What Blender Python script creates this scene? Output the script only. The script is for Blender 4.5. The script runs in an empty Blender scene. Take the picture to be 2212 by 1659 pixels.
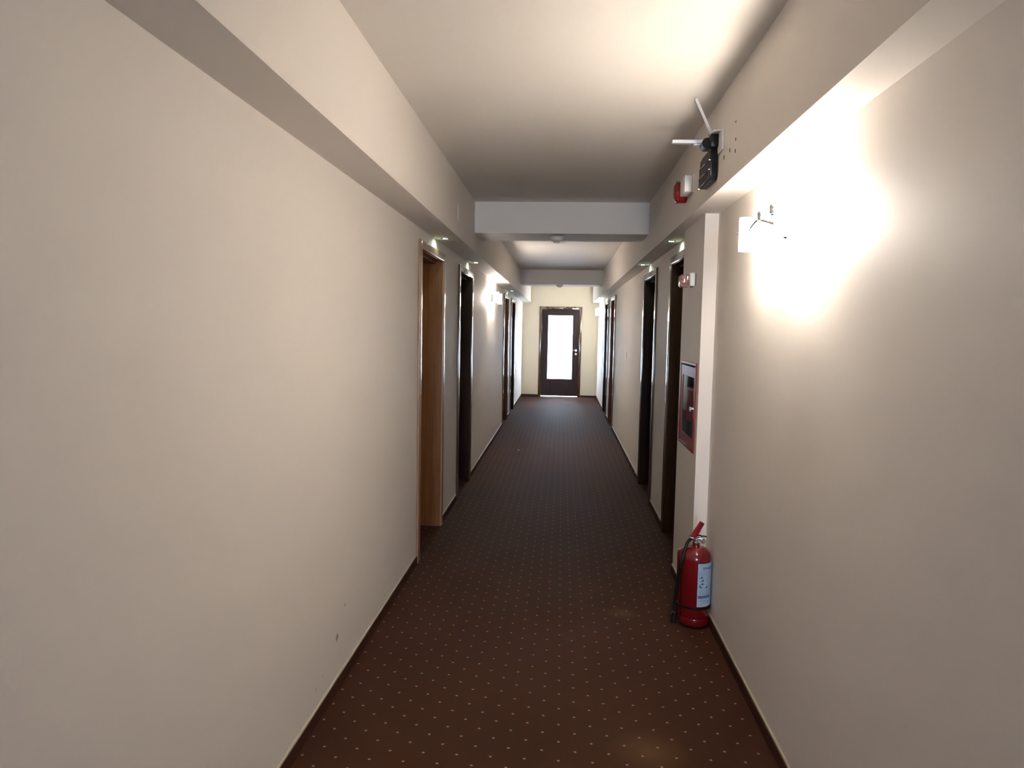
import bpy, bmesh, math, random
from mathutils import Matrix, Vector
random.seed(4)
PI = math.pi
sc = bpy.context.scene
COL = sc.collection

# ------------------------------------------------------------------ camera
cam_d = bpy.data.cameras.new('camera')
cam_d.sensor_fit = 'HORIZONTAL'
cam_d.sensor_width = 36.0
cam_d.lens = 1525 / 2212 * 36.0
cam_d.clip_start = 0.02
cam_d.clip_end = 100
cam = bpy.data.objects.new('camera', cam_d)
COL.objects.link(cam)
Rv = Vector((0.9973154, 0.0707875, 0.0187403))
Uv = Vector((-0.0240901, 0.0754949, 0.9968552))
Bv = Vector((0.0691502, -0.9946304, 0.0769975))
cm = Matrix((Rv, Uv, Bv)).transposed().to_4x4()
cm.translation = Vector((0, 0, 1.565))
cam.matrix_world = cm
sc.camera = cam

# ------------------------------------------------------------------ world, daylight, exposure
w = bpy.data.worlds.new('world')
sc.world = w
w.use_nodes = True
w.node_tree.nodes['Background'].inputs[0].default_value = (0.62, 0.76, 1.0, 1)
w.node_tree.nodes['Background'].inputs[1].default_value = 1.0
sc.view_settings.view_transform = 'Standard'
sc.view_settings.look = 'None'
sc.view_settings.gamma = 1
sc.view_settings.use_curve_mapping = False
sc.view_settings.exposure = 1.56

YB, YE = -8.0, 16.67          # back wall, far wall
XL, XR = -0.935, 0.83         # wall planes
SL, SR = -0.748, 0.689        # soffit faces
ZS, ZC = 2.21, 2.62           # soffit underside, ceiling
WT = 0.26


def area_light(name, loc, rot, sx, sy, power, color):
    l = bpy.data.lights.new(name, 'AREA')
    l.shape = 'RECTANGLE'
    l.size, l.size_y = sx, sy
    l.energy = power
    l.color = color
    o = bpy.data.objects.new(name, l)
    o.location = loc
    o.rotation_euler = rot
    COL.objects.link(o)
    return o


# daylight outside the unseen window added behind the camera, shining along +Y
area_light('added_window_daylight', (-0.05, YB - WT - 0.15, 1.45), (PI / 2, 0, 0), 1.3, 1.5, 118, (0.60, 0.75, 1.0))
# daylight on the balcony behind the frosted door, shining along -Y
area_light('daylight_balcony', (-0.05, YE + WT + 0.25, 1.05), (-PI / 2, 0, 0), 1.1, 2.2, 95, (0.66, 0.80, 1.0))

SHADE_STRENGTH = 80.0
BULB_POWER = 0.65
SPOT_POWER = 0.32
WARM = (1.0, 0.90, 0.80)


# ------------------------------------------------------------------ materials
def mat(name, color, rough=0.5, metal=0.0, spec=0.5, coat=0.0, emis=None, estr=0.0, trans=0.0, sheen=0.0, bump=None, ior=None):
    m = bpy.data.materials.new(name)
    m.use_nodes = True
    nt = m.node_tree
    b = nt.nodes['Principled BSDF']
    b.inputs['Base Color'].default_value = (*color, 1)
    b.inputs['Roughness'].default_value = rough
    b.inputs['Metallic'].default_value = metal
    b.inputs['Specular IOR Level'].default_value = spec
    b.inputs['Coat Weight'].default_value = coat
    b.inputs['Coat Roughness'].default_value = 0.08
    b.inputs['Transmission Weight'].default_value = trans
    b.inputs['Sheen Weight'].default_value = sheen
    if ior:
        b.inputs['IOR'].default_value = ior
    if emis:
        b.inputs['Emission Color'].default_value = (*emis, 1)
        b.inputs['Emission Strength'].default_value = estr
    if bump:
        tc = nt.nodes.new('ShaderNodeTexCoord')
        n = nt.nodes.new('ShaderNodeTexNoise')
        n.inputs['Scale'].default_value = bump[0]
        n.inputs['Detail'].default_value = 4
        nt.links.new(tc.outputs['Object'], n.inputs['Vector'])
        bp = nt.nodes.new('ShaderNodeBump')
        bp.inputs['Strength'].default_value = bump[1]
        bp.inputs['Distance'].default_value = bump[2]
        nt.links.new(n.outputs['Fac'], bp.inputs['Height'])
        nt.links.new(bp.outputs['Normal'], b.inputs['Normal'])
    return m


def mix_rgb(nt, fac, a, b_):
    n = nt.nodes.new('ShaderNodeMix')
    n.data_type = 'RGBA'
    for sock, v in ((n.inputs[0], fac), (n.inputs[6], a), (n.inputs[7], b_)):
        if isinstance(v, (tuple, float, int)):
            sock.default_value = v if not isinstance(v, tuple) else (*v[:3], 1)
        else:
            nt.links.new(v, sock)
    return n.outputs[2]


def math_n(nt, op, a, b_=None, clamp=False):
    n = nt.nodes.new('ShaderNodeMath')
    n.operation = op
    n.use_clamp = clamp
    for i, v in enumerate((a, b_)):
        if v is None:
            continue
        if isinstance(v, (float, int)):
            n.inputs[i].default_value = v
        else:
            nt.links.new(v, n.inputs[i])
    return n.outputs[0]


def paint(name, color, stains=()):
    """Painted plaster: faint roller relief, slight mottling, a few real scuffs given as (x, y, z, radius, strength)."""
    m = mat(name, color, rough=0.62, spec=0.3)
    nt = m.node_tree
    b = nt.nodes['Principled BSDF']
    tc = nt.nodes.new('ShaderNodeTexCoord')
    n = nt.nodes.new('ShaderNodeTexNoise')
    n.inputs['Scale'].default_value = 1.3
    n.inputs['Detail'].default_value = 3
    nt.links.new(tc.outputs['Object'], n.inputs['Vector'])
    col = mix_rgb(nt, n.outputs['Fac'], tuple(c * 0.975 for c in color), tuple(min(1, c * 1.02) for c in color))
    if stains:
        n2 = nt.nodes.new('ShaderNodeTexNoise')
        n2.inputs['Scale'].default_value = 55
        n2.inputs['Detail'].default_value = 4
        nt.links.new(tc.outputs['Object'], n2.inputs['Vector'])
        tot = None
        for (x, y, z, r, s) in stains:
            vd = nt.nodes.new('ShaderNodeVectorMath')
            vd.operation = 'DISTANCE'
            nt.links.new(tc.outputs['Object'], vd.inputs[0])
            vd.inputs[1].default_value = (x, y, z)
            d = math_n(nt, 'DIVIDE', vd.outputs['Value'], r)
            d = math_n(nt, 'SUBTRACT', 1.0, d, True)
            d = math_n(nt, 'MULTIPLY', d, n2.outputs['Fac'])
            d = math_n(nt, 'MULTIPLY', math_n(nt, 'SUBTRACT', d, 0.28, True), 7.0 * s, True)
            tot = d if tot is None else math_n(nt, 'MAXIMUM', tot, d)
        col = mix_rgb(nt, tot, col, (0.30, 0.23, 0.17))
    nt.links.new(col, b.inputs['Base Color'])
    n3 = nt.nodes.new('ShaderNodeTexNoise')
    n3.inputs['Scale'].default_value = 260
    n3.inputs['Detail'].default_value = 2
    nt.links.new(tc.outputs['Object'], n3.inputs['Vector'])
    bp = nt.nodes.new('ShaderNodeBump')
    bp.inputs['Strength'].default_value = 0.10
    bp.inputs['Distance'].default_value = 0.002
    nt.links.new(n3.outputs['Fac'], bp.inputs['Height'])
    nt.links.new(bp.outputs['Normal'], b.inputs['Normal'])
    return m


def wood(name, c1, c2, rough=0.30, coat=0.35, spec=0.5):
    m = mat(name, c1, rough=rough, coat=coat, spec=spec)
    nt = m.node_tree
    b = nt.nodes['Principled BSDF']
    tc = nt.nodes.new('ShaderNodeTexCoord')
    mp = nt.nodes.new('ShaderNodeMapping')
    mp.inputs['Scale'].default_value = (28, 28, 1.6)
    nt.links.new(tc.outputs['Object'], mp.inputs['Vector'])
    n = nt.nodes.new('ShaderNodeTexNoise')
    n.inputs['Scale'].default_value = 1.6
    n.inputs['Detail'].default_value = 6
    nt.links.new(mp.outputs['Vector'], n.inputs['Vector'])
    cr = nt.nodes.new('ShaderNodeValToRGB')
    cr.color_ramp.elements[0].position = 0.3
    cr.color_ramp.elements[1].position = 0.7
    cr.color_ramp.elements[0].color = (*c1, 1)
    cr.color_ramp.elements[1].color = (*c2, 1)
    nt.links.new(n.outputs['Fac'], cr.inputs['Fac'])
    nt.links.new(cr.outputs['Color'], b.inputs['Base Color'])
    return m


def glossy_casing(m):
    b = m.node_tree.nodes['Principled BSDF']
    b.inputs['Coat IOR'].default_value = 1.7
    b.inputs['Coat Roughness'].default_value = 0.1
    b.inputs['Specular IOR Level'].default_value = 0.8
    return m


def carpet_mat(name, dots=True):
    m = mat(name, (0.09, 0.045, 0.03), rough=0.70, spec=0.055, sheen=0.0)
    nt = m.node_tree
    b = nt.nodes['Principled BSDF']
    b.inputs['Sheen Roughness'].default_value = 0.4
    b.inputs['Sheen Tint'].default_value = (0.85, 0.75, 0.75, 1)
    tc = nt.nodes.new('ShaderNodeTexCoord')
    fine = nt.nodes.new('ShaderNodeTexNoise')
    fine.inputs['Scale'].default_value = 420
    fine.inputs['Detail'].default_value = 3
    nt.links.new(tc.outputs['Object'], fine.inputs['Vector'])
    big = nt.nodes.new('ShaderNodeTexNoise')
    big.inputs['Scale'].default_value = 2.2
    big.inputs['Detail'].default_value = 5
    nt.links.new(tc.outputs['Object'], big.inputs['Vector'])
    c = mix_rgb(nt, big.outputs['Fac'], (0.050, 0.0195, 0.0105), (0.072, 0.030, 0.017))
    f2 = math_n(nt, 'MULTIPLY', fine.outputs['Fac'], 0.6)
    c = mix_rgb(nt, f2, c, (0.022, 0.009, 0.005))
    # two faint worn patches
    for (x, y, r) in ((0.374, 3.859, 0.09), (0.358, 2.555, 0.16), (-0.529, 9.064, 0.0)):
        if r == 0:
            continue
        vd = nt.nodes.new('ShaderNodeVectorMath')
        vd.operation = 'DISTANCE'
        nt.links.new(tc.outputs['Object'], vd.inputs[0])
        vd.inputs[1].default_value = (x, y, 0)
        d = math_n(nt, 'SUBTRACT', 1.0, math_n(nt, 'DIVIDE', vd.outputs['Value'], r), True)
        d = math_n(nt, 'MULTIPLY', math_n(nt, 'MULTIPLY', d, big.outputs['Fac']), 0.9, True)
        c = mix_rgb(nt, d, c, (0.13, 0.07, 0.03))
    if dots:
        sep = nt.nodes.new('ShaderNodeSeparateXYZ')
        nt.links.new(tc.outputs['Object'], sep.inputs[0])
        PX, PY = 0.1245, 0.1187
        best = None
        for (ox, oy) in ((0.459, 2.529), (0.459 + PX / 2, 2.529 + PY / 2)):
            def cell(v, o, p):
                u = math_n(nt, 'DIVIDE', math_n(nt, 'SUBTRACT', v, o - 50 * p - p / 2), p)
                fr = math_n(nt, 'FRACT', u)
                return math_n(nt, 'MULTIPLY', math_n(nt, 'SUBTRACT', fr, 0.5), p)
            dx = cell(sep.outputs[0], ox, PX)
            dy = cell(sep.outputs[1], oy, PY)
            dx = math_n(nt, 'DIVIDE', dx, 0.0052)
            dy = math_n(nt, 'DIVIDE', dy, 0.0046)
            r2 = math_n(nt, 'ADD', math_n(nt, 'MULTIPLY', dx, dx), math_n(nt, 'MULTIPLY', dy, dy))
            k = math_n(nt, 'MULTIPLY', math_n(nt, 'SUBTRACT', 1.35, r2), 1.6, True)
            best = k if best is None else math_n(nt, 'MAXIMUM', best, k)
        c = mix_rgb(nt, best, c, (0.30, 0.20, 0.15))
    nt.links.new(c, b.inputs['Base Color'])
    bp = nt.nodes.new('ShaderNodeBump')
    bp.inputs['Strength'].default_value = 0.18
    bp.inputs['Distance'].default_value = 0.003
    nt.links.new(fine.outputs['Fac'], bp.inputs['Height'])
    nt.links.new(bp.outputs['Normal'], b.inputs['Normal'])
    return m


def thin_glass(name, tint=(1, 1, 1), ior=1.45, rough=0.03):
    m = bpy.data.materials.new(name)
    m.use_nodes = True
    nt = m.node_tree
    nt.nodes.clear()
    out = nt.nodes.new('ShaderNodeOutputMaterial')
    t = nt.nodes.new('ShaderNodeBsdfTransparent')
    t.inputs[0].default_value = (*tint, 1)
    g = nt.nodes.new('ShaderNodeBsdfGlossy')
    g.inputs['Roughness'].default_value = rough
    lw = nt.nodes.new('ShaderNodeFresnel')
    lw.inputs[0].default_value = ior
    mx = nt.nodes.new('ShaderNodeMixShader')
    geo = nt.nodes.new('ShaderNodeNewGeometry')
    front = math_n(nt, 'SUBTRACT', 1.0, geo.outputs['Backfacing'])
    nt.links.new(math_n(nt, 'MULTIPLY', lw.outputs[0], front), mx.inputs[0])
    nt.links.new(t.outputs[0], mx.inputs[1])
    nt.links.new(g.outputs[0], mx.inputs[2])
    nt.links.new(mx.outputs[0], out.inputs[0])
    return m


def frosted(name, color):
    m = bpy.data.materials.new(name)
    m.use_nodes = True
    nt = m.node_tree
    nt.nodes.clear()
    out = nt.nodes.new('ShaderNodeOutputMaterial')
    t = nt.nodes.new('ShaderNodeBsdfTranslucent')
    t.inputs[0].default_value = (*color, 1)
    g = nt.nodes.new('ShaderNodeBsdfDiffuse')
    g.inputs[0].default_value = (*color, 1)
    mx = nt.nodes.new('ShaderNodeMixShader')
    mx.inputs[0].default_value = 0.15
    nt.links.new(t.outputs[0], mx.inputs[1])
    nt.links.new(g.outputs[0], mx.inputs[2])
    nt.links.new(mx.outputs[0], out.inputs[0])
    return m


WALL_C = (0.755, 0.70, 0.64)
M = {
    'wall_l': paint('cream_wall_paint_left', WALL_C, stains=((XL, 2.887, 0.225, 0.05, 1.0), (XL, 3.0, 0.33, 0.03, 0.5), (XL, 2.70, 0.15, 0.02, 0.4), (XL, 2.62, 0.13, 0.03, 0.3))),
    'wall_r': paint('cream_wall_paint_right', WALL_C),
    'wall_far': paint('yellowish_wall_paint', (0.80, 0.73, 0.57)),
    'ceil': paint('ceiling_paint', (0.765, 0.715, 0.655)),
    'soffit': paint('soffit_paint', (0.76, 0.705, 0.645)),
    'carpet': carpet_mat('brown_dotted_carpet'),
    'carpet_strip': carpet_mat('brown_carpet_strip', dots=False),
    'caulk': mat('pale_caulk', (0.66, 0.61, 0.48), rough=0.45),
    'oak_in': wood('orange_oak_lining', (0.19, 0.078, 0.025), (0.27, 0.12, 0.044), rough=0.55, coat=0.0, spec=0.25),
    'oak_casing': wood('pale_oak_casing', (0.30, 0.175, 0.10), (0.40, 0.245, 0.15), rough=0.3, coat=0.25),
    'wenge': glossy_casing(wood('dark_wenge', (0.045, 0.022, 0.014), (0.085, 0.043, 0.026), rough=0.15, coat=1.0)),
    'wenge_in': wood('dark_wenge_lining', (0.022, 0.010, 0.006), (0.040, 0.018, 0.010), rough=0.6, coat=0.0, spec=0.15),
    'wenge2': glossy_casing(wood('dark_brown_wood', (0.065, 0.03, 0.012), (0.12, 0.06, 0.026), rough=0.15, coat=1.0)),
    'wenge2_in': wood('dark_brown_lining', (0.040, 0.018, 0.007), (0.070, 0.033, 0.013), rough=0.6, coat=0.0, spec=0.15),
    'redwood': glossy_casing(wood('reddish_brown_wood', (0.11, 0.04, 0.02), (0.18, 0.075, 0.04), rough=0.15, coat=1.0)),
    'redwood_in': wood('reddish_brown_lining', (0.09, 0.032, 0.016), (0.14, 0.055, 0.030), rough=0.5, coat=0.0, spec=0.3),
    'blackwood': wood('black_brown_wood', (0.022, 0.012, 0.012), (0.04, 0.022, 0.02), rough=0.4, coat=0.0, spec=0.3),
    'chrome': mat('chrome', (0.75, 0.75, 0.76), rough=0.16, metal=1),
    'brushed': mat('brushed_aluminium', (0.72, 0.74, 0.76), rough=0.38, metal=0.7),
    'white': mat('white_plastic', (0.82, 0.80, 0.78), rough=0.35),
    'cream_pl': mat('cream_plastic', (0.78, 0.74, 0.68), rough=0.4),
    'greyhole': mat('grey_plastic', (0.10, 0.09, 0.09), rough=0.5),
    'black': mat('black_plastic', (0.006, 0.005, 0.005), rough=0.3, spec=0.25),
    'lens': mat('smoked_lens', (0.045, 0.036, 0.033), rough=0.35, spec=0.3),
    'rubber': mat('black_rubber', (0.008, 0.006, 0.006), rough=0.45, spec=0.2),
    'red': mat('red_enamel', (0.15, 0.004, 0.006), rough=0.18, coat=0.6),
    'redpl': mat('red_plastic', (0.24, 0.008, 0.012), rough=0.25, coat=0.3),
    'redcab': mat('red_cabinet_paint', (0.20, 0.018, 0.016), rough=0.35, coat=0.15, spec=0.35),
    'redbox': mat('red_box_paint', (0.36, 0.05, 0.05), rough=0.4),
    'grey_in': mat('grey_cabinet_lining', (0.11, 0.11, 0.12), rough=0.5),
    'green_in': mat('dark_green_metal', (0.05, 0.075, 0.06), rough=0.5),
    'label': mat('blue_white_label', (0.38, 0.51, 0.66), rough=0.4),
    'ink': mat('label_ink', (0.02, 0.03, 0.06), rough=0.5),
    'inkg': mat('label_grey_ink', (0.26, 0.33, 0.43), rough=0.5),
    'pink': mat('pink_clear_plastic', (0.92, 0.58, 0.55), rough=0.08, trans=0.75, ior=1.4),
    'brass': mat('brass', (0.55, 0.40, 0.18), rough=0.3, metal=1),
    'glass': thin_glass('clear_glass'),
    'dimglass': thin_glass('greyish_glass', (0.9, 0.88, 0.9), 1.3),
    'frost': frosted('frosted_daylit_glass', (0.95, 0.97, 0.97)),
    'shade': mat('lit_frosted_shade', (0.9, 0.88, 0.84), rough=0.4, emis=(1.0, 0.91, 0.82), estr=SHADE_STRENGTH * 1.35),
    'shade_weak': mat('lit_frosted_shade_weaker', (0.9, 0.88, 0.84), rough=0.4, emis=(1.0, 0.91, 0.82), estr=SHADE_STRENGTH * 0.45),
    'shade_far': mat('lit_frosted_shade_dimmer', (0.9, 0.88, 0.84), rough=0.4, emis=(1.0, 0.90, 0.80), estr=SHADE_STRENGTH * 0.68),
    'led': mat('lit_spot_lens', (0.9, 0.95, 0.9), emis=(0.85, 1.0, 0.86), estr=22),
    'led_dim': mat('dim_spot_lens', (0.8, 0.82, 0.8), emis=(0.9, 1.0, 0.9), estr=0.8),
    'dark': mat('dark_recess', (0.02, 0.02, 0.02), rough=0.6),
    'fluff': mat('green_lit_fluff', (0.75, 0.85, 0.62), rough=0.8),  # green light on the pale fleck is put into its base colour
    'plaster': mat('white_plaster_chip', (0.85, 0.83, 0.8), rough=0.8),
}


# ------------------------------------------------------------------ mesh helpers
def new_bm():
    return bmesh.new()


def bx(bm, x0, x1, y0, y1, z0, z1, bev=0.0, seg=2, rot=None, pivot=None):
    x0, x1 = min(x0, x1), max(x0, x1)
    y0, y1 = min(y0, y1), max(y0, y1)
    z0, z1 = min(z0, z1), max(z0, z1)
    r = bmesh.ops.create_cube(bm, size=1)
    vs = r['verts']
    bmesh.ops.scale(bm, vec=(x1 - x0, y1 - y0, z1 - z0), verts=vs)
    bmesh.ops.translate(bm, vec=((x0 + x1) / 2, (y0 + y1) / 2, (z0 + z1) / 2), verts=vs)
    if bev > 0:
        es = list({e for v in vs for e in v.link_edges})
        rr = bmesh.ops.bevel(bm, geom=es, offset=bev, segments=seg, affect='EDGES', profile=0.5)
        vs = list({v for f in rr['faces'] for v in f.verts} | {v for v in vs if v.is_valid})
    if rot is not None:
        bmesh.ops.rotate(bm, cent=pivot or ((x0 + x1) / 2, (y0 + y1) / 2, (z0 + z1) / 2), matrix=rot, verts=vs)
    return vs


def lathe(bm, prof, loc=(0, 0, 0), axis='Z', seg=32, caps=True):
    """prof: list of (radius, height) along the axis."""
    rings = []
    for (r, h) in prof:
        ring = []
        for i in range(seg):
            a = 2 * PI * i / seg
            c, s = math.cos(a) * r, math.sin(a) * r
            if axis == 'Z':
                p = (c, s, h)
            elif axis == 'X':
                p = (h, c, s)
            else:
                p = (s, h, c)
            ring.append(bm.verts.new((p[0] + loc[0], p[1] + loc[1], p[2] + loc[2])))
        rings.append(ring)
    for a, b_ in zip(rings, rings[1:]):
        for i in range(seg):
            j = (i + 1) % seg
            bm.faces.new((a[i], a[j], b_[j], b_[i]))
    if caps:
        bm.faces.new(list(reversed(rings[0])))
        bm.faces.new(rings[-1])


def tube(bm, pts, r, seg=12, r_end=None, sub=6):
    """Round tube through pts (Catmull-Rom smoothed)."""
    P = [Vector(p) for p in pts]
    if len(P) > 2 and sub > 1:
        Q = []
        for i in range(len(P) - 1):
            p0, p1, p2, p3 = P[max(i - 1, 0)], P[i], P[i + 1], P[min(i + 2, len(P) - 1)]
            for k in range(sub):
                t = k / sub
                Q.append(0.5 * ((2 * p1) + (-p0 + p2) * t + (2 * p0 - 5 * p1 + 4 * p2 - p3) * t * t + (-p0 + 3 * p1 - 3 * p2 + p3) * t ** 3))
        Q.append(P[-1])
        P = Q
    rings = []
    up = Vector((0, 0, 1))
    t0 = (P[1] - P[0]).normalized()
    n = t0.cross(up)
    if n.length < 1e-3:
        n = t0.cross(Vector((1, 0, 0)))
    n.normalize()
    for i, p in enumerate(P):
        t = (P[min(i + 1, len(P) - 1)] - P[max(i - 1, 0)]).normalized()
        n = (n - t * n.dot(t)).normalized()
        b_ = t.cross(n)
        rr = r if r_end is None else r + (r_end - r) * i / (len(P) - 1)
        rings.append([bm.verts.new(p + n * math.cos(2 * PI * k / seg) * rr + b_ * math.sin(2 * PI * k / seg) * rr) for k in range(seg)])
    for a, b_ in zip(rings, rings[1:]):
        for i in range(seg):
            j = (i + 1) % seg
            bm.faces.new((a[i], a[j], b_[j], b_[i]))
    bm.faces.new(list(reversed(rings[0])))
    bm.faces.new(rings[-1])


def obj(name, bm, m, parent=None, origin=(0, 0, 0), smooth=True, kind=None):
    bmesh.ops.recalc_face_normals(bm, faces=bm.faces)
    org = Vector(origin)
    if parent is None and org.length > 0:
        bmesh.ops.translate(bm, vec=-org, verts=bm.verts)
    me = bpy.data.meshes.new(name)
    bm.to_mesh(me)
    bm.free()
    me.materials.append(m)
    if smooth:
        for p in me.polygons:
            p.use_smooth = True
        me.set_sharp_from_angle(angle=math.radians(38))
    o = bpy.data.objects.new(name, me)
    COL.objects.link(o)
    if parent is not None:
        o.parent = parent
        # parts are written in world coordinates; keep them there under the thing's origin
        base = parent
        off = Vector((0, 0, 0))
        while base is not None:
            off += base.location
            base = base.parent
        o.location = -off
    else:
        o.location = org
    if kind:
        o['kind'] = kind
    return o


def empty(name, loc):
    o = bpy.data.objects.new(name, None)
    o.empty_display_size = 0.05
    o.location = loc
    COL.objects.link(o)
    return o


def tag(o, label, cat, group=None, kind=None):
    o['label'] = label
    o['category'] = cat
    if group:
        o['group'] = group
    if kind:
        o['kind'] = kind
    return o


# ------------------------------------------------------------------ setting
CW = 0.072       # casing width
LD = [(4.535, 5.515), (6.285, 7.265), (11.225, 12.205), (12.84, 13.82)]
RD = [(4.60, 5.57), (6.345, 7.325), (11.205, 12.175), (12.86, 13.84)]
HO = 2.135       # outer height of casings
PY0, PY1, PX = 3.94, 4.58, 0.757   # pilaster

bm = new_bm()
bx(bm, XL - WT - 0.2, XR + WT + 0.2, YB - WT - 0.3, YE + WT + 0.6, -0.12, 0)
tag(obj('floor', bm, M['carpet'], smooth=False), 'brown carpet with small pale dots running along the corridor', 'floor', kind='structure')

bm = new_bm()
bx(bm, XL - WT, XR + WT, YB - WT, YE + WT, ZC, ZC + 0.15)
tag(obj('ceiling', bm, M['ceil'], smooth=False), 'cream painted flat ceiling between the two side soffits', 'ceiling', kind='structure')


def side_wall(name, x0, x1, doors, m, label):
    bm = new_bm()
    y = YB - WT
    for (a, b_) in doors:
        bx(bm, x0, x1, y, a + CW - 0.02, 0, ZC)
        bx(bm, x0, x1, a + CW - 0.02, b_ - CW + 0.02, HO - CW + 0.035, ZC)
        y = b_ - CW + 0.02
    bx(bm, x0, x1, y, YE + WT, 0, ZC)
    return tag(obj(name, bm, m, smooth=False), label, 'wall', kind='structure')


side_wall('wall_left', XL - WT, XL, LD, M['wall_l'], 'long plain cream wall on the left with scuffs near the carpet')
side_wall('wall_right', XR, XR + WT, RD, M['wall_r'], 'cream wall on the right carrying the near lit sconce')

# far wall with the opening of the glazed door
EX0, EX1, EH = -0.545, 0.455, 2.12
bm = new_bm()
bx(bm, XL, EX0 + 0.05, YE, YE + WT, 0, ZC)
bx(bm, EX1 - 0.05, XR, YE, YE + WT, 0, ZC)
bx(bm, EX0 + 0.05, EX1 - 0.05, YE, YE + WT, EH - 0.05, ZC)
tag(obj('wall_far', bm, M['wall_far'], smooth=False), 'yellowish cream wall closing the far end around the glazed door', 'wall', kind='structure')

# wall behind the camera with an unseen window added to supply cool daylight
bm = new_bm()
bx(bm, XL, -0.70, YB - WT, YB, 0, ZC)
bx(bm, 0.60, XR, YB - WT, YB, 0, ZC)
bx(bm, -0.70, 0.60, YB - WT, YB, 0, 0.70)
bx(bm, -0.70, 0.60, YB - WT, YB, 2.20, ZC)
tag(obj('wall_back', bm, M['wall_r'], smooth=False), 'cream wall behind the camera with an added daylit window', 'wall', kind='structure')
win = empty('added_window_1', (-0.05, YB, 0.70))
tag(win, 'white framed unseen window added behind the camera to supply cool daylight', 'window', kind='structure')
for (a, b_, c, d) in ((-0.70, -0.64, 0.70, 2.20), (0.54, 0.60, 0.70, 2.20), (-0.64, 0.54, 0.70, 0.76), (-0.64, 0.54, 2.14, 2.20), (-0.08, -0.02, 0.76, 2.14)):
    bm = new_bm()
    bx(bm, a, b_, YB - 0.10, YB - 0.04, c, d, 0.004)
    obj('window_frame', bm, M['white'], win)
for (a, b_) in ((-0.64, -0.08), (-0.02, 0.54)):
    bm = new_bm()
    bx(bm, a, b_, YB - 0.075, YB - 0.069, 0.76, 2.14)
    obj('pane', bm, M['glass'], win, smooth=False)

# side soffits
bm = new_bm()
bx(bm, XL, SL, YB, YE, ZS, ZC, 0.0)
left_soffit = tag(obj('trim_1', bm, M['soffit'], smooth=False), 'long boxed soffit under the ceiling along the left wall', 'soffit', kind='structure')
bm = new_bm()
bx(bm, SR, XR, YB, YE, ZS, ZC, 0.0)
right_soffit = tag(obj('trim_2', bm, M['soffit'], smooth=False), 'long boxed soffit under the ceiling along the right wall', 'soffit', kind='structure')
for (y, z, h) in ((3.02, 2.43, 0.008), (3.01, 2.357, 0.012), (3.108, 2.337, 0.016), (3.011, 2.311, 0.014), (3.214, 2.333, 0.018)):
    bm = new_bm()
    bx(bm, SR - 0.0015, SR + 0.001, y - 0.004, y + 0.004, z - h / 2, z + h / 2)
    obj('screw_hole', bm, M['dark'], right_soffit, smooth=False)
# cross beams
bm = new_bm()
bx(bm, SL, SR, 5.935, 6.43, 2.363, ZC)
tag(obj('trim_3', bm, M['soffit'], smooth=False), 'nearer cross beam under the ceiling with a smoke detector', 'beam', kind='structure')
bm = new_bm()
bx(bm, SL, SR, 12.49, 12.98, 2.368, ZC)
tag(obj('trim_4', bm, M['soffit'], smooth=False), 'farther cross beam under the ceiling near the far door', 'beam', kind='structure')
# pilaster, leaving a niche for the fire cabinet
NY0, NY1, NZ0, NZ1 = 4.015, 4.485, 0.90, 1.38
bm = new_bm()
bx(bm, PX, XR, PY0, NY0, 0, ZS)
bx(bm, PX, XR, NY1, PY1, 0, ZS)
bx(bm, PX, XR, NY0, NY1, 0, NZ0)
bx(bm, PX, XR, NY0, NY1, NZ1, ZS)
tag(obj('trim_5', bm, M['wall_r'], smooth=False), 'shallow pilaster on the right wall holding the fire cabinet', 'pilaster', kind='structure')


# skirting: carpet strip with a pale caulk bead on top
def skirting(name, side, runs, label):
    root = empty(name, ((XL if side < 0 else XR), YB, 0))
    tag(root, label, 'skirting', kind='structure')
    for (y0, y1, x) in runs:
        bm = new_bm()
        bx(bm, x, x - side * 0.010, y0, y1, 0, 0.050)
        obj('carpet_strip', bm, M['carpet_strip'], root, smooth=False)
        bm = new_bm()
        bx(bm, x, x - side * 0.006, y0, y1, 0.050, 0.062, 0.002, 1)
        obj('caulk_bead', bm, M['caulk'], root)
    return root


ys = [YB] + [v for d in LD for v in d] + [YE]
skirting('baseboard_left', -1, [(ys[i], ys[i + 1], XL) for i in range(0, len(ys), 2)], 'dark carpet strip skirting with pale top bead on the left')
runs = [(YB, PY0 - 0.01, XR), (PY0 - 0.01, PY1 - 0.002, PX)]
ys = [RD[0][1]] + [v for d in RD[1:] for v in d] + [YE]
runs += [(ys[i], ys[i + 1], XR) for i in range(0, len(ys), 2)]
sk = skirting('baseboard_right', 1, runs, 'dark carpet strip skirting with pale top bead on the right')
bm = new_bm()
bx(bm, PX, XR - 0.01, PY0, PY0 - 0.01, 0, 0.05)
obj('carpet_strip', bm, M['carpet_strip'], sk, smooth=False)
bb = empty('baseboard_far', (0, YE, 0))
tag(bb, 'dark brown skirting along the far wall beside the glazed door', 'skirting', kind='structure')
for (a, b_) in ((XL + 0.01, EX0), (EX1, XR - 0.01)):
    bm = new_bm()
    bx(bm, a, b_, YE - 0.012, YE, 0, 0.045, 0.002, 1)
    obj('skirting_board', bm, M['blackwood'], bb)


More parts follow.
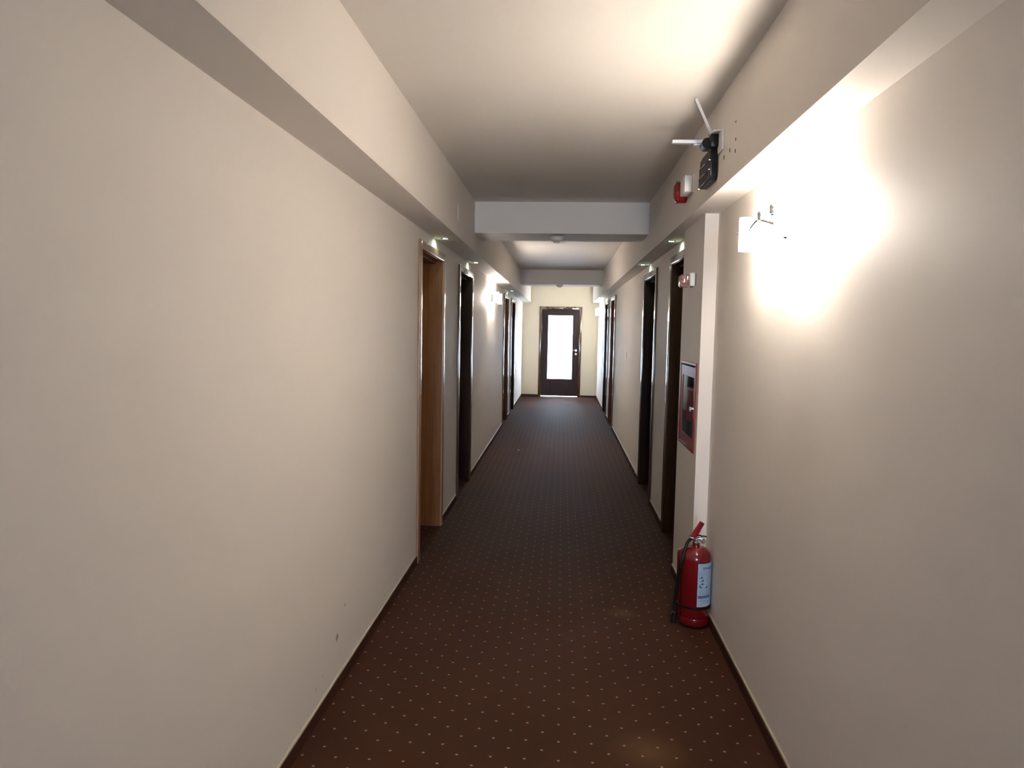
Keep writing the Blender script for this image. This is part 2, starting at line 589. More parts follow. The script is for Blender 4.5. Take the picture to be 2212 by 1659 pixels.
# ------------------------------------------------------------------ doors
def side_door(name, side, xw, y0, y1, cas, lin, leafm, label):
    root = empty(name, (xw, (y0 + y1) / 2, 0))
    tag(root, label, 'door', kind='structure')
    xo = xw - side * 0.016                   # casing stands proud of the wall
    g = 0.0005
    zi = HO - CW + 0.015
    for (a, b_) in ((y0, y0 + CW), (y1 - CW, y1)):
        bm = new_bm()
        bx(bm, xw - side * g, xo, a, b_, 0, HO, 0.0045, 3)
        obj('side_casing', bm, cas, root)
    bm = new_bm()
    bx(bm, xw - side * g, xo, y0 + CW, y1 - CW, zi, HO, 0.0045, 3)
    obj('head_casing', bm, cas, root)
    # lining of the opening, into the wall
    xi = xw + side * (WT - 0.01)
    for (a, b_) in ((y0 + CW - 0.019, y0 + CW + 0.006), (y1 - CW - 0.006, y1 - CW + 0.019)):
        bm = new_bm()
        bx(bm, xw - side * 0.004, xi, a, b_, 0, zi + 0.015, 0.0025, 2)
        obj('side_lining', bm, lin, root)
    bm = new_bm()
    bx(bm, xw - side * 0.004, xi, y0 + CW + 0.006, y1 - CW - 0.006, zi - 0.006, zi + 0.017, 0.0025, 2)
    obj('head_lining', bm, lin, root)
    # rebate stop
    xs0, xs1 = xw + side * 0.045, xw + side * 0.20
    bm = new_bm()
    bx(bm, xs0, xs1, y0 + CW + 0.02, y1 - CW - 0.02, zi - 0.020, zi - 0.006, 0.003, 2)
    obj('stop_strip', bm, lin, root)
    # leaf
    bm = new_bm()
    bx(bm, xw + side * 0.20, xw + side * 0.24, y0 + CW + 0.008, y1 - CW - 0.008, 0.008, zi - 0.008, 0.002, 1)
    leaf = obj('leaf', bm, leafm, root)
    bm = new_bm()
    hy = y1 - CW - 0.07
    lathe(bm, [(0.024, 0), (0.026, 0.003), (0.024, 0.009)], (xw + side * 0.20 - (0.009 if side > 0 else 0), hy, 1.05), 'X', 20)
    tube(bm, [(xw + side * 0.195, hy, 1.05), (xw + side * 0.165, hy, 1.05), (xw + side * 0.158, hy - 0.02, 1.05), (xw + side * 0.158, hy - 0.11, 1.05)], 0.008, 10)
    obj('lever_handle', bm, M['chrome'], leaf)
    return root


G = None
side_door('door_1', -1, XL, *LD[0], M['oak_casing'], M['oak_in'], M['oak_in'], 'orange oak door frame, nearest one on the left wall')
side_door('door_2', -1, XL, *LD[1], M['wenge2'], M['wenge_in'], M['wenge_in'], 'dark brown door frame just behind the oak one on the left')
side_door('door_3', -1, XL, *LD[2], M['wenge2'], M['redwood_in'], M['wenge_in'], 'reddish brown door frame just beyond the left sconce')
side_door('door_4', -1, XL, *LD[3], M['wenge'], M['blackwood'], M['wenge'], 'blackish door frame nearest the far wall on the left')
side_door('door_5', 1, XR, *RD[0], M['wenge2'], M['wenge2_in'], M['wenge_in'], 'dark brown door frame right behind the fire cabinet pilaster')
side_door('door_6', 1, XR, *RD[1], M['wenge'], M['wenge_in'], M['wenge_in'], 'nearly black door frame, second one past the pilaster on the right')
side_door('door_7', 1, XR, *RD[2], M['redwood'], M['redwood_in'], M['wenge_in'], 'reddish brown door frame beyond the light switch on the right')
side_door('door_8', 1, XR, *RD[3], M['wenge'], M['blackwood'], M['wenge'], 'blackish door frame by the farthest sconce on the right')

# glazed far door
root = empty('door_9', (-0.05, YE, 0))
tag(root, 'dark wooden door with a tall bright frosted pane at the corridor end', 'door', kind='structure')
for (a, b_) in ((EX0, EX0 + 0.07), (EX1 - 0.07, EX1)):
    bm = new_bm()
    bx(bm, a, b_, YE - 0.016, YE - 0.0005, 0, EH, 0.004, 2)
    obj('side_casing', bm, M['wenge2'], root)
bm = new_bm()
bx(bm, EX0 + 0.07, EX1 - 0.07, YE - 0.016, YE - 0.0005, EH - 0.07, EH, 0.004, 2)
obj('head_casing', bm, M['wenge2'], root)
for (a, b_) in ((EX0 + 0.05, EX0 + 0.068), (EX1 - 0.068, EX1 - 0.05)):
    bm = new_bm()
    bx(bm, a, b_, YE, YE + WT - 0.01, 0, EH - 0.052)
    obj('side_lining', bm, M['blackwood'], root, smooth=False)
bm = new_bm()
bx(bm, EX0 + 0.068, EX1 - 0.068, YE, YE + WT - 0.01, EH - 0.07, EH - 0.052)
obj('head_lining', bm, M['blackwood'], root, smooth=False)
LX0, LX1, LZ0, LZ1 = EX0 + 0.0675, EX1 - 0.0675, 0.020, EH - 0.0695
GX0, GX1, GZ0, GZ1 = -0.332, 0.247, 0.418, 1.915
LY0, LY1 = YE + 0.035, YE + 0.078
lf = empty('leaf', (0, 0, 0))
COL.objects.unlink(lf)
bpy.data.objects.remove(lf)
bm = new_bm()
bx(bm, LX0, GX0, LY0, LY1, LZ0, LZ1)
bx(bm, GX1, LX1, LY0, LY1, LZ0, LZ1)
bx(bm, GX0, GX1, LY0, LY1, LZ0, GZ0)
bx(bm, GX0, GX1, LY0, LY1, GZ1, LZ1)
leaf = obj('leaf', bm, M['blackwood'], root, smooth=False)
bm = new_bm()
bx(bm, GX0, GX1, LY0 + 0.018, LY0 + 0.024, GZ0, GZ1)
obj('frosted_pane', bm, M['frost'], leaf, smooth=False)['label'] = 'frosted glass pane lit by daylight'
for q in ((GX0 - 0.012, GX0 + 0.002, GZ0 - 0.012, GZ1 + 0.012), (GX1 - 0.002, GX1 + 0.012, GZ0 - 0.012, GZ1 + 0.012), (GX0, GX1, GZ0 - 0.012, GZ0 + 0.002), (GX0, GX1, GZ1 - 0.002, GZ1 + 0.012)):
    bm = new_bm()
    bx(bm, q[0], q[1], LY0 - 0.006, LY0 + 0.004, q[2], q[3], 0.002, 1)
    obj('glazing_bead', bm, M['blackwood'], leaf)
bm = new_bm()
lathe(bm, [(0.025, -0.009), (0.027, -0.006), (0.027, 0)], (0.331, LY0, 1.100), 'Y', 24)
tube(bm, [(0.331, LY0 - 0.005, 1.10), (0.331, LY0 - 0.045, 1.10), (0.315, LY0 - 0.052, 1.10), (0.225, LY0 - 0.052, 1.10)], 0.0095, 10)
obj('lever_handle', bm, M['chrome'], leaf)
bm = new_bm()
lathe(bm, [(0.020, -0.007), (0.022, -0.004), (0.022, 0)], (0.333, LY0, 1.015), 'Y', 20)
obj('keyhole_rose', bm, M['chrome'], leaf)
bm = new_bm()
bx(bm, LX0, LX1, YE + 0.01, YE + 0.13, 0, 0.004)
obj('threshold_strip', bm, M['brushed'], root)


# ------------------------------------------------------------------ wall sconces
def bulb(loc, power):
    l = bpy.data.lights.new('bulb_light', 'POINT')
    l.energy = power
    l.color = WARM
    l.shadow_soft_size = 0.008
    o = bpy.data.objects.new('bulb_light', l)
    COL.objects.link(o)
    return o


def sconce(side, yc, label, k=1.0):
    """Two open frosted glass tubes on curved chrome arms from an oval wall plate."""
    xw = XL if side < 0 else XR
    s = -side                                  # direction into the corridor
    zc = 1.975
    root = empty('wall_sconce', (xw, yc, zc))
    tag(root, label, 'sconce', 'glowing twin glass wall sconces')
    bm = new_bm()
    pr = [(0.050, 0), (0.052, 0.006), (0.044, 0.016), (0.020, 0.022)]
    lathe(bm, [(r, h * s) for r, h in pr], (xw, yc, zc), 'X', 32)
    obj('wall_plate', bm, M['chrome'], root)
    xs = xw + s * 0.090
    for d in (-1, 1):
        ys_ = yc + d * 0.24
        bm = new_bm()
        tube(bm, [(xw + s * 0.018, yc, zc), (xw + s * 0.05, yc + d * 0.03, zc + 0.01), (xs - s * 0.01, yc + d * 0.10, zc + 0.03), (xs, yc + d * 0.17, zc + 0.01), (xs, ys_ - d * 0.030, zc - 0.01)], 0.006, 12)
        obj('arm', bm, M['chrome'], root)
        bm = new_bm()
        lathe(bm, [(0.011, 0), (0.013, 0.004), (0.013, 0.028), (0.009, 0.034)], (xs - s * 0.012, yc + d * 0.080, zc + 0.026), 'Z', 20)
        obj('finial', bm, M['chrome'], root)
        # frosted tube, open at both ends
        z0, z1, ro, ri = zc - 0.073, zc + 0.060, 0.0285, 0.0255
        bm = new_bm()
        seg = 32
        prof = [(ro, z0), (ro, z1), (ri, z1), (ri, z0), (ro, z0)]
        lathe(bm, prof, (xs, ys_, 0), 'Z', seg, caps=False)
        bmesh.ops.remove_doubles(bm, verts=bm.verts, dist=1e-5)
        sh = obj('glass_shade', bm, M['shade_far'] if k < 1 else (M['shade'] if d < 0 else M['shade_weak']), root)
        for a in range(3):
            ang = a * 2 * PI / 3 + 0.6
            c, sn = math.cos(ang), math.sin(ang)
            bm = new_bm()
            tube(bm, [(xs + c * (ro - 0.002), ys_ + sn * (ro - 0.002), zc), (xs + c * (ro + 0.010), ys_ + sn * (ro + 0.010), zc)], 0.0035, 8)
            obj('holding_screw', bm, M['chrome'], sh)
        bm = new_bm()
        lathe(bm, [(0.006, 0), (0.011, 0.008), (0.011, 0.03), (0.006, 0.04)], (xs, ys_, zc - 0.02), 'Z', 12)
        bo = bulb((xs, ys_, zc), BULB_POWER * k)
        bm.free()
        bo.parent = root
        bo.location = Vector((xs, ys_, zc - 0.005)) - root.location
    return root


sconce(1, 2.74, 'glowing wall sconce nearest the camera, on the right wall above the extinguisher')
sconce(-1, 9.25, 'glowing wall sconce on the left wall between the dark brown and reddish door frames', 0.9)
sconce(1, 15.2, 'small bright wall sconce farthest away, on the right beside the end wall', 0.7)


# ------------------------------------------------------------------ recessed spots
def spot(side, y, dim, label):
    x = -0.856 if side < 0 else 0.755
    root = empty('recessed_spotlight', (x, y, ZS))
    tag(root, label, 'spotlight', 'round recessed spotlights in the soffits')
    bm = new_bm()
    lathe(bm, [(0.0185, ZS - 0.0012), (0.021, ZS - 0.004), (0.030, ZS - 0.003), (0.031, ZS - 0.0005)], (x, y, 0), 'Z', 32, caps=False)
    obj('ring', bm, M['black'] if not dim else M['brushed'], root)
    bm = new_bm()
    lathe(bm, [(0.0185, ZS - 0.0030), (0.0185, ZS - 0.001)], (x, y, 0), 'Z', 28)
    obj('lens', bm, M['led_dim' if dim else 'led'], root)
    if not dim:
        l = bpy.data.lights.new('spot_light', 'SPOT')
        l.energy = SPOT_POWER
        l.color = (0.72, 1.0, 0.74)
        l.spot_size = math.radians(150)
        l.spot_blend = 0.4
        l.shadow_soft_size = 0.02
        o = bpy.data.objects.new('spot_light', l)
        COL.objects.link(o)
        o.parent = root
        o.location = (0, 0, -0.012)
        o.rotation_euler = (0, math.radians(-22 if side > 0 else 22), 0)
    return root


spot(-1, 5.10, 0, 'green white spotlight in left soffit above the oak door frame')
spot(-1, 6.91, 0, 'green white spotlight in left soffit above the second door frame')
spot(-1, 11.87, 0, 'small lit spotlight in left soffit beyond the left sconce')
spot(-1, 13.68, 1, 'faint spotlight in left soffit nearest the far wall')
spot(1, 5.12, 0, 'green white spotlight in right soffit just past the pilaster')
spot(1, 6.92, 0, 'green white spotlight in right soffit above the second right door frame')
spot(1, 11.91, 1, 'faint spotlight in right soffit above the reddish brown door frame')
spot(1, 13.70, 0, 'small lit spotlight in right soffit beside the farthest sconce')


# ------------------------------------------------------------------ smoke detectors
def detector(x, y, z, label):
    root = empty('smoke_detector', (x, y, z))
    tag(root, label, 'smoke detector')
    bm = new_bm()
    lathe(bm, [(0.062, z - 0.0005), (0.064, z - 0.004), (0.064, z - 0.014), (0.058, z - 0.018)], (x, y, 0), 'Z', 40)
    obj('base', bm, M['cream_pl'], root)
    bm = new_bm()
    lathe(bm, [(0.056, z - 0.0181), (0.055, z - 0.028), (0.046, z - 0.037), (0.026, z - 0.042), (0.025, z - 0.048), (0.017, z - 0.052)], (x, y, 0), 'Z', 40)
    obj('sensor_dome', bm, M['cream_pl'], root)


detector(-0.066, 6.14, 2.363, 'cream round smoke detector under the nearer cross beam')
detector(-0.066, 12.557, 2.368, 'small dark looking smoke detector under the farther cross beam')

# ------------------------------------------------------------------ fire cabinet in the pilaster
root = empty('fire_cabinet', (PX, 4.25, 0.88))
tag(root, 'red metal fire cabinet with a glazed door recessed in the pilaster', 'fire cabinet')
X0 = PX - 0.008
for q in ((3.998, 4.018, 0.884, 1.394), (4.482, 4.502, 0.884, 1.394), (4.018, 4.482, 0.884, 0.900), (4.018, 4.482, 1.378, 1.394)):
    bm = new_bm()
    bx(bm, X0, PX - 0.0005, *q, 0.0015, 1)
    obj('frame_bar', bm, M['redcab'], root)
bm = new_bm()
XB = XR - 0.004
bx(bm, XB, XB + 0.003, NY0, NY1, NZ0, NZ1)
obj('back_panel', bm, M['grey_in'], root, smooth=False)
for q in ((NY0 + 0.0005, NY0 + 0.003, NZ0 + 0.0005, NZ1 - 0.0005), (NY1 - 0.003, NY1 - 0.0005, NZ0 + 0.0005, NZ1 - 0.0005), (NY0 + 0.003, NY1 - 0.003, NZ0 + 0.0005, NZ0 + 0.003), (NY0 + 0.003, NY1 - 0.003, NZ1 - 0.003, NZ1 - 0.0005)):
    bm = new_bm()
    bx(bm, PX + 0.002, XB, *q)
    obj('inner_lining', bm, M['grey_in'], root, smooth=False)
bm = new_bm()
DY0, DY1, DZ0, DZ1 = 4.021, 4.479, 0.906, 1.368
WY0, WY1, WZ0, WZ1 = 4.050, 4.430, 0.958, 1.310
for q in ((DY0, WY0, DZ0, DZ1), (WY1, DY1, DZ0, DZ1), (WY0, WY1, DZ0, WZ0), (WY0, WY1, WZ1, DZ1)):
    bx(bm, X0 + 0.002, X0 + 0.012, *q)
door = obj('cabinet_door', bm, M['redcab'], root, smooth=False)
bm = new_bm()
bx(bm, X0 + 0.006, X0 + 0.009, WY0, WY1, WZ0, WZ1)
obj('window_pane', bm, M['dimglass'], door, smooth=False)
bm = new_bm()
lathe(bm, [(0.011, 0), (0.011, -0.012), (0.008, -0.016)], (X0 + 0.002, 4.032, 1.135), 'X', 20)
bx(bm, X0 - 0.022, X0 - 0.012, 4.028, 4.036, 1.122, 1.148, 0.002, 1)
obj('chrome_latch', bm, M['chrome'], door)
bm = new_bm()
bx(bm, PX + 0.006, XB - 0.001, 4.120, 4.350, 1.040, 1.240, 0.010, 3)
rl = obj('hose_box', bm, M['redbox'], root)
bm = new_bm()
bx(bm, PX + 0.003, PX + 0.006, 4.135, 4.335, 1.055, 1.225, 0.0012, 1)
obj('front_cover', bm, M['redbox'], rl)
bm = new_bm()
tube(bm, [(XB - 0.02, 4.20, 0.925), (XB - 0.02, 4.20, 1.00), (XB - 0.02, 4.26, 1.02), (XB - 0.02, 4.27, 1.045)], 0.016, 14)
lathe(bm, [(0.024, 0.905), (0.024, 0.935)], (XB - 0.026, 4.20, 0), 'Z', 16)
obj('valve', bm, M['green_in'], root)

# ------------------------------------------------------------------ alarm beacon on the pilaster
root = empty('alarm_beacon', (PX, 4.20, 1.87))
tag(root, 'small white alarm beacon with pinkish clear lens high on the pilaster', 'alarm beacon')
bm = new_bm()
bx(bm, PX - 0.036, PX - 0.004, 4.130, 4.235, 1.832, 1.910, 0.009, 3)
obj('housing', bm, M['white'], root)
bm = new_bm()
bx(bm, PX - 0.004, PX - 0.0005, 4.136, 4.229, 1.838, 1.904)
obj('gasket', bm, M['dark'], root)
bm = new_bm()
vs = bx(bm, PX - 0.088, PX - 0.030, 4.136, 4.229, 1.826, 1.900, 0.018, 4)
lens = obj('clear_lens', bm, M['pink'], root)
bm = new_bm()
lathe(bm, [(0.010, PX - 0.072), (0.012, PX - 0.066), (0.012, PX - 0.037)], (0, 4.18, 1.858), 'X', 16)
obj('flash_tube', bm, M['redpl'], lens)
bm = new_bm()
bx(bm, PX - 0.028, PX - 0.014, 4.15, 4.165, 1.826, 1.832, 0.001, 1)
obj('screw', bm, M['dark'], root)

# ------------------------------------------------------------------ white box and red siren on the soffit
root = empty('junction_box', (SR, 4.01, 2.37))
tag(root, 'white box high on the right soffit, in front of the red siren', 'box')
bm = new_bm()
bx(bm, SR - 0.049, SR - 0.008, 3.935, 4.085, 2.325, 2.413, 0.003, 2)
obj('cover', bm, M['white'], root)
bm = new_bm()
bx(bm, SR - 0.008, SR - 0.0005, 3.930, 4.090, 2.321, 2.417, 0.001, 1)
obj('back_plate', bm, M['cream_pl'], root)
root = empty('fire_siren', (SR, 4.17, 2.365))
tag(root, 'round red fire siren high on the right soffit behind the white box', 'siren')
bm = new_bm()
s = SR
lathe(bm, [(0.056, s - 0.0005), (0.060, s - 0.006), (0.060, s - 0.048), (0.054, s - 0.062), (0.036, s - 0.072)], (0, 4.158, 2.362), 'X', 40)
sb = obj('siren_body', bm, M['redpl'], root)
for k in range(8):
    a = 2 * PI * k / 8
    bm = new_bm()
    bx(bm, s - 0.060, s - 0.050, 4.158 + math.cos(a) * 0.0605 - 0.003, 4.158 + math.cos(a) * 0.0605 + 0.003, 2.362 + math.sin(a) * 0.0605 - 0.003, 2.362 + math.sin(a) * 0.0605 + 0.003)
    obj('rim_slot', bm, M['dark'], sb, smooth=False)

# ------------------------------------------------------------------ black device with two metal strips
root = empty('mounted_device', (SR, 3.42, 2.40))
tag(root, 'black device with two flat metal strips high on the right soffit', 'device')
bm = new_bm()
bx(bm, SR - 0.006, SR - 0.0005, 3.235, 3.45, 2.375, 2.468, 0.0015, 1)
bx(bm, SR - 0.040, SR - 0.0055, 3.27, 3.45, 2.464, 2.468, 0.001, 1)
bp_ = obj('white_bracket', bm, M['white'], root)
bm = new_bm()
bx(bm, 0.6480, 0.684, 3.315, 3.415, 2.405, 2.462, 0.004, 2)
blk = obj('black_housing', bm, M['black'], root)
bm = new_bm()
lathe(bm, [(0.020, 3.36), (0.024, 3.365), (0.024, 3.43), (0.020, 3.435)], (0.643, 0, 2.434), 'Y', 20)
obj('side_knuckle', bm, M['black'], root)
# pod hanging below: slanted smoked lens in three fields on a black back
bm = new_bm()
ring = [(0.652, 3.36, 2.405), (0.6845, 3.33, 2.405), (0.6845, 3.60, 2.405), (0.652, 3.60, 2.405)]
sec = [(0.0, 2.405), (0.02, 2.385), (0.04, 2.36), (0.04, 2.29), (0.02, 2.270)]
# profile in the YZ plane extruded along X
prof = [(3.335, 2.408), (3.325, 2.37), (3.325, 2.285), (3.345, 2.262), (3.56, 2.262), (3.60, 2.275), (3.60, 2.37), (3.54, 2.408)]
v0 = [bm.verts.new((0.655, y, z)) for y, z in prof]
v1 = [bm.verts.new((0.6845, y, z)) for y, z in prof]
bm.faces.new(v0)
bm.faces.new(list(reversed(v1)))
for i in range(len(prof)):
    j = (i + 1) % len(prof)
    bm.faces.new((v0[i], v1[i], v1[j], v0[j]))
bmesh.ops.bevel(bm, geom=bm.edges[:], offset=0.003, segments=2, affect='EDGES')
pod = obj('pod', bm, M['black'], root)
for k in range(3):
    z0 = 2.272 + k * 0.043
    bm = new_bm()
    bx(bm, 0.6505, 0.6552, 3.345, 3.585 - 0.02 * (k == 2), z0, z0 + 0.037, 0.0015, 1)
    obj('lens_field', bm, M['lens'], pod)
for (y, z) in ((3.345, 2.311), (3.345, 2.354), (3.585, 2.311), (3.575, 2.354), (3.585, 2.27)):
    bm = new_bm()
    lathe(bm, [(0.004, 0.6485), (0.004, 0.6555)], (0, y, z), 'X', 8)
    obj('clip', bm, M['chrome'], pod)
# strips
bm = new_bm()
bx(bm, 0.500, 0.650, 3.468, 3.490, 2.4600, 2.4760, 0.001, 1)
obj('metal_strip', bm, M['brushed'], root)['label'] = 'pale flat metal strip sticking out level'
bm = new_bm()
bx(bm, 0.600, 0.650, 3.470, 3.486, 2.4500, 2.4590, 0.001, 1)
obj('short_strip', bm, M['brushed'], root)


def bar(bm, a, b_, wd, th, side_dir):
    a, b_ = Vector(a), Vector(b_)
    t = (b_ - a).normalized()
    u = (Vector(side_dir) - t * Vector(side_dir).dot(t)).normalized()
    v = t.cross(u)
    vs = []
    for p in (a, b_):
        for (i, j) in ((-1, -1), (1, -1), (1, 1), (-1, 1)):
            vs.append(bm.verts.new(p + u * wd / 2 * i + v * th / 2 * j))
    for f in ((0, 1, 2, 3), (7, 6, 5, 4), (0, 4, 5, 1), (1, 5, 6, 2), (2, 6, 7, 3), (3, 7, 4, 0)):
        bm.faces.new([vs[i] for i in f])


bm = new_bm()
bar(bm, (0.664, 3.36, 2.462), (0.5705, 3.292, 2.610), 0.012, 0.003, (1, 0.1, 0.4))
obj('metal_strip', bm, M['brushed'], root, smooth=False)['label'] = 'slanted flat metal strip rising to the ceiling'
bm = new_bm()
tube(bm, [(0.668, 3.345, 2.462), (0.668, 3.34, 2.482), (0.680, 3.335, 2.484), (0.683, 3.332, 2.462)], 0.0022, 8)
obj('cable_loop', bm, M['rubber'], root)
bm = new_bm()
tube(bm, [(0.655, 3.40, 2.462), (0.655, 3.40, 2.478), (0.670, 3.40, 2.479)], 0.0018, 8)
obj('cable_loop', bm, M['rubber'], root)

# ------------------------------------------------------------------ cover plate on the left soffit, light switch
bm = new_bm()
bx(bm, SL, SL + 0.004, 4.975, 5.075, 2.318, 2.438, 0.001, 1)
tag(obj('cover_plate', bm, M['soffit'], origin=(SL, 5.025, 2.378)), 'flat blank cover plate on the left soffit before the nearer beam', 'cover plate')
root = empty('light_switch', (XR, 9.16, 1.265))
tag(root, 'small cream light switch on the right wall between the two door pairs', 'light switch')
bm = new_bm()
bx(bm, XR - 0.009, XR - 0.0005, 9.11, 9.20, 1.215, 1.305, 0.003, 2)
obj('plate', bm, M['cream_pl'], root)
bm = new_bm()
bx(bm, XR - 0.013, XR - 0.009, 9.135, 9.175, 1.235, 1.285, 0.001, 1)
obj('rocker', bm, M['cream_pl'], root)

# ------------------------------------------------------------------ fire extinguisher
EX, EY, ER = 0.7435, 3.765, 0.0820
tc_ = Vector((-EX, -EY, 0)).normalized()          # towards the camera spot
rt_ = Vector((-tc_.y, tc_.x, 0))                   # its right hand
root = empty('fire_extinguisher', (EX, EY, 0))
tag(root, 'large red fire extinguisher with white label on the carpet against the pilaster', 'fire extinguisher')


def P(r, phi, z):
    a = math.radians(phi)
    v = tc_ * math.cos(a) * r + rt_ * math.sin(a) * r
    return Vector((EX + v.x, EY + v.y, z))


bm = new_bm()
prof = [(0.070, 0.004), (0.077, 0.004), (0.079, 0.014)]
lathe(bm, prof, (EX, EY, 0), 'Z', 48)
obj('foot_ring', bm, M['rubber'], root)
bm = new_bm()
prof = [(0.078, 0.014), (0.0815, 0.022), (ER, 0.030), (ER, 0.050), (ER - 0.0012, 0.053), (ER, 0.056), (ER, 0.365)]
for k in range(1, 10):
    a = k / 9 * PI / 2
    prof.append((0.020 + (ER - 0.020) * math.cos(a) ** 0.9 if k < 9 else 0.020, 0.365 + 0.062 * math.sin(a)))
prof += [(0.0185, 0.432), (0.0185, 0.446)]
lathe(bm, prof, (EX, EY, 0), 'Z', 64)
body = obj('cylinder_body', bm, M['red'], root)


def patch(phi0, phi1, z0, z1, r, n=14):
    bm = new_bm()
    lo, hi = [], []
    for i in range(n + 1):
        ph = phi0 + (phi1 - phi0) * i / n
        lo.append(bm.verts.new(P(r, ph, z0)))
        hi.append(bm.verts.new(P(r, ph, z1)))
    for i in range(n):
        bm.faces.new((lo[i], lo[i + 1], hi[i + 1], hi[i]))
    return bm


def add_patch(bm, phi0, phi1, z0, z1, r, n=4, skew=0.0):
    lo, hi = [], []
    for i in range(n + 1):
        ph = phi0 + (phi1 - phi0) * i / n
        lo.append(bm.verts.new(P(r, ph, z0 + skew * i / n)))
        hi.append(bm.verts.new(P(r, ph, z1 + skew * i / n)))
    for i in range(n):
        bm.faces.new((lo[i], lo[i + 1], hi[i + 1], hi[i]))


bm = patch(10, 112, 0.124, 0.356, ER + 0.0005, 24)
label = obj('label', bm, M['label'], body)
label['label'] = 'pale blue white paper label'
R1 = ER + 0.0009
# heading as real lettering wrapped on the label
cu = bpy.data.curves.new('heading_text', 'FONT')
cu.body = 'STINGATOR'
cu.size = 0.018
cu.offset = 0.0005
cu.resolution_u = 3
tmp = bpy.data.objects.new('heading_text', cu)
COL.objects.link(tmp)
bpy.context.view_layer.update()
me = bpy.data.meshes.new_from_object(tmp.evaluated_get(bpy.context.evaluated_depsgraph_get()))
bpy.data.objects.remove(tmp)
bm = new_bm()
bm.from_mesh(me)
bmesh.ops.triangulate(bm, faces=bm.faces)
bmesh.ops.subdivide_edges(bm, edges=[e for e in bm.edges if e.calc_length() > 0.006], cuts=1)
for v in bm.verts:
    ph = 29 + math.degrees(v.co.x / R1)
    v.co = P(R1, ph, 0.3235 + v.co.y)
obj('heading_text', bm, M['ink'], label, smooth=False, kind='stuff')
bm = new_bm()
for z in (0.345, 0.313, 0.306, 0.300, 0.294):
    add_patch(bm, 15, 100, z, z + 0.0016, R1, 16)
for z in (0.210, 0.203, 0.196, 0.189):
    add_patch(bm, 13, 88, z, z + 0.0018, R1, 14)
for (z, p0, p1) in ((0.160, 15, 40), (0.153, 15, 60), (0.146, 28, 66), (0.138, 14, 50), (0.131, 14, 44)):
    add_patch(bm, p0, p1, z, z + 0.003, R1, 8)
for (z, p0, p1) in ((0.276, 50, 70), (0.268, 46, 62), (0.256, 48, 68), (0.247, 52, 66), (0.234, 46, 70), (0.226, 40, 66), (0.282, 56, 72)):
    add_patch(bm, p0, p1, z, z + 0.003, R1, 5)
obj('small_print', bm, M['inkg'], label, smooth=False, kind='stuff')
bm = new_bm()
for (p, z) in ((24, 0.279), (29, 0.262), (28, 0.244)):
    a, b_, c = P(R1 + 0.0002, p - 5, z), P(R1 + 0.0002, p + 6, z), P(R1 + 0.0002, p + 1, z + 0.011)
    bm.faces.new([bm.verts.new(q) for q in (a, b_, c)])
    add_patch(bm, p - 9, p - 5, z - 0.002, z + 0.002, R1 + 0.0002, 1)
for (p, z) in ((16, 0.232), (22, 0.225), (19, 0.228), (42, 0.224), (46, 0.226)):
    add_patch(bm, p, p + 5, z, z + 0.006, R1 + 0.0002, 2)
obj('pictogram', bm, M['ink'], label, smooth=False, kind='stuff')
bm = new_bm()
add_patch(bm, 13, 68, 0.1805, 0.1835, R1 + 0.0002, 10)
add_patch(bm, 13, 68, 0.1705, 0.1735, R1 + 0.0002, 10)
for k in range(9):
    add_patch(bm, 14 + k * 6, 17.5 + k * 6, 0.1735, 0.1805, R1 + 0.0002, 1)
obj('dark_print_band', bm, M['ink'], label, smooth=False, kind='stuff')

bm = new_bm()
lathe(bm, [(ER + 0.0005, 0.106), (ER + 0.003, 0.1065), (ER + 0.003, 0.1175), (ER + 0.0005, 0.118)], (EX, EY, 0), 'Z', 48, caps=False)
tube(bm, [P(ER + 0.002, -72, 0.118), P(ER + 0.021, -76, 0.116), P(ER + 0.032, -83, 0.112), P(ER + 0.018, -92, 0.110), P(ER + 0.002, -96, 0.108)], 0.004, 8)
obj('rubber_strap', bm, M['rubber'], root)
# valve
bm = new_bm()
lathe(bm, [(0.0175, 0.444), (0.0175, 0.452), (0.014, 0.453), (0.014, 0.468), (0.018, 0.470), (0.018, 0.482)], (EX - 0.004, EY, 0), 'Z', 24)
tube(bm, [P(0.0, 0, 0.472) + Vector((-0.03, 0, 0)), P(0.036, 80, 0.470)], 0.010, 14)
valve = obj('valve', bm, M['chrome'], root)
bm = new_bm()
bar(bm, P(0.040, -88, 0.482), P(0.020, 60, 0.478), 0.014, 0.003, (0, 1, 0))
obj('carry_handle', bm, M['chrome'], valve, smooth=False)
bm = new_bm()
q0 = P(0.022, -50, 0.478)
q1 = P(0.014, 20, 0.520)
q2 = P(0.030, 60, 0.562)
pts = []
prev = None
nseg = 8
for i in range(nseg + 1):
    t = i / nseg
    p = q0 * (1 - t) ** 2 + q1 * 2 * t * (1 - t) + q2 * t * t
    tt = ((q1 - q0) * 2 * (1 - t) + (q2 - q1) * 2 * t).normalized()
    u = (rt_ - tt * rt_.dot(tt)).normalized()
    v = tt.cross(u)
    wd = 0.0175 - 0.004 * t
    th = 0.006
    ring = [bm.verts.new(p + u * wd * math.cos(a) * (1 if abs(math.cos(a)) < .9 else 1) + v * th * math.sin(a)) for a in [2 * PI * k / 14 for k in range(14)]]
    if prev:
        for k in range(14):
            bm.faces.new((prev[k], prev[(k + 1) % 14], ring[(k + 1) % 14], ring[k]))
    else:
        bm.faces.new(list(reversed(ring)))
    prev = ring
bm.faces.new(prev)
obj('squeeze_lever', bm, M['redpl'], valve)
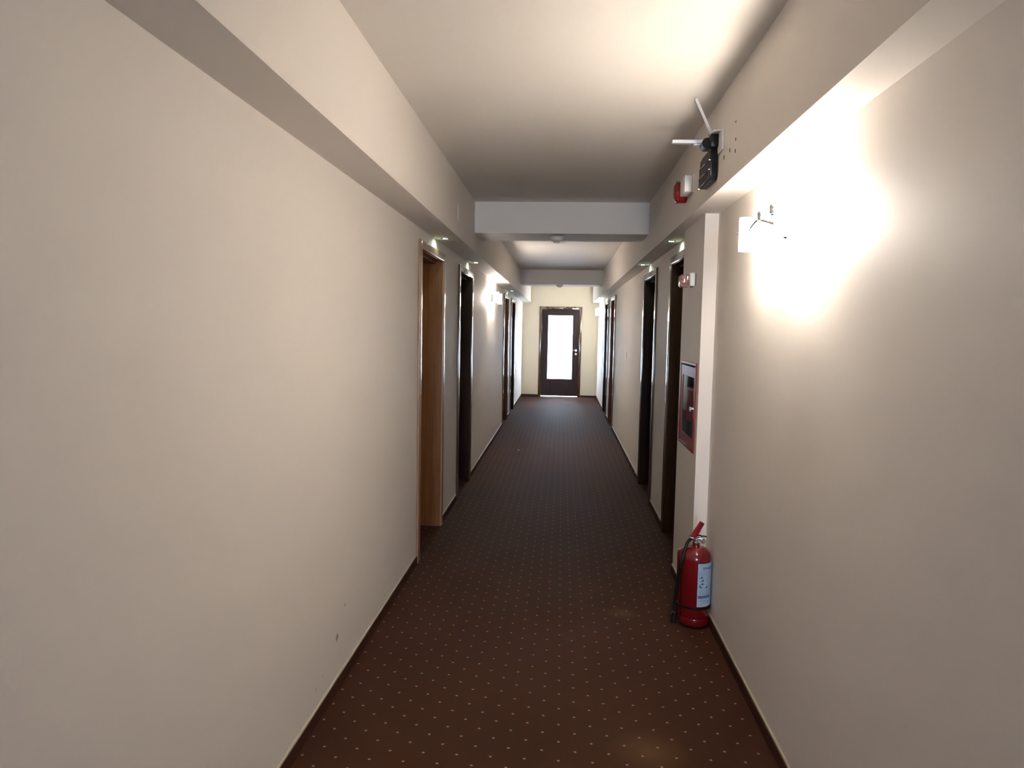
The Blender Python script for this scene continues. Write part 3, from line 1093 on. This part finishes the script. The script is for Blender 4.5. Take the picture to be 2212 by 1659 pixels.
# safety pin ring
bm = new_bm()
c = P(0.038, 72, 0.487)
ringp = [c + rt_ * 0.016 * math.cos(a) + tc_ * 0.012 * math.sin(a) + Vector((0, 0, 0.006 * math.sin(a))) for a in [2 * PI * k / 20 for k in range(21)]]
tube(bm, ringp, 0.0022, 8, sub=1)
tube(bm, [P(0.024, -75, 0.488), P(0.025, 70, 0.489)], 0.0045, 8)
obj('safety_pin', bm, M['rubber'], valve)
bm = new_bm()
lathe(bm, [(0.012, 0), (0.014, 0.002), (0.014, 0.010), (0.012, 0.012)], tuple(P(0.040, 62, 0.462)), 'Y', 20)
obj('pressure_gauge', bm, M['chrome'], valve)
# hose with nozzle
hp = [P(0.018, -80, 0.470), P(0.038, -84, 0.456), P(0.056, -68, 0.430), P(0.082, -50, 0.385), P(0.094, -53, 0.33), P(0.096, -62, 0.27), P(0.100, -70, 0.20), P(0.103, -75, 0.13), P(0.104, -77, 0.10)]
bm = new_bm()
tube(bm, hp, 0.0088, 14, sub=8)
hose = obj('hose', bm, M['rubber'], root)
bm = new_bm()
n0, n1, n2 = P(0.104, -77, 0.10), P(0.104, -77, 0.062), P(0.106, -77, 0.003)
tube(bm, [n0, n1], 0.0095, 16)
tube(bm, [n1, n2], 0.0115, 16, r_end=0.0145)
obj('nozzle', bm, M['rubber'], hose)
bm = new_bm()
tube(bm, [n1 + Vector((0, 0, 0.004)), n1 - Vector((0, 0, 0.003))], 0.0125, 16)
obj('nozzle_ring', bm, M['chrome'], hose)

# narrow second cylinder squeezed behind it
bm = new_bm()
GX, GY, GR = 0.7045, 3.892, 0.0365
prof = [(0.032, 0.0), (0.036, 0.006), (GR, 0.345)]
for k in range(1, 8):
    a = k / 8 * PI / 2
    prof.append((GR * math.cos(a) + 0.001, 0.345 + 0.032 * math.sin(a)))
lathe(bm, prof, (GX, GY, 0), 'Z', 40)
tag(obj('gas_cylinder', bm, M['red'], origin=(GX, GY, 0)), 'narrow red domed cylinder half hidden behind the large extinguisher', 'cylinder')

# ------------------------------------------------------------------ litter
bm = new_bm()
bmesh.ops.create_icosphere(bm, subdivisions=2, radius=0.012)
for v in bm.verts:
    v.co *= random.uniform(0.7, 1.15)
    v.co.z = max(v.co.z * 0.6, -0.004)
bmesh.ops.translate(bm, vec=(-0.529, 9.064, 0.004), verts=bm.verts)
tag(obj('fluff', bm, M['fluff'], origin=(-0.529, 9.064, 0)), 'tiny pale bit of fluff with green light painted into its colour, on the carpet far down the corridor', 'fluff')
bm = new_bm()
bmesh.ops.create_icosphere(bm, subdivisions=2, radius=0.02)
for v in bm.verts:
    v.co *= random.uniform(0.75, 1.1)
    v.co.x *= 0.3
bmesh.ops.translate(bm, vec=(XR - 0.012, 7.56, 0.068), verts=bm.verts)
tag(obj('plaster_chip', bm, M['plaster'], origin=(XR - 0.012, 7.56, 0.068)), 'small white plaster chip on the right skirting past the nearly black door frame', 'plaster chip')
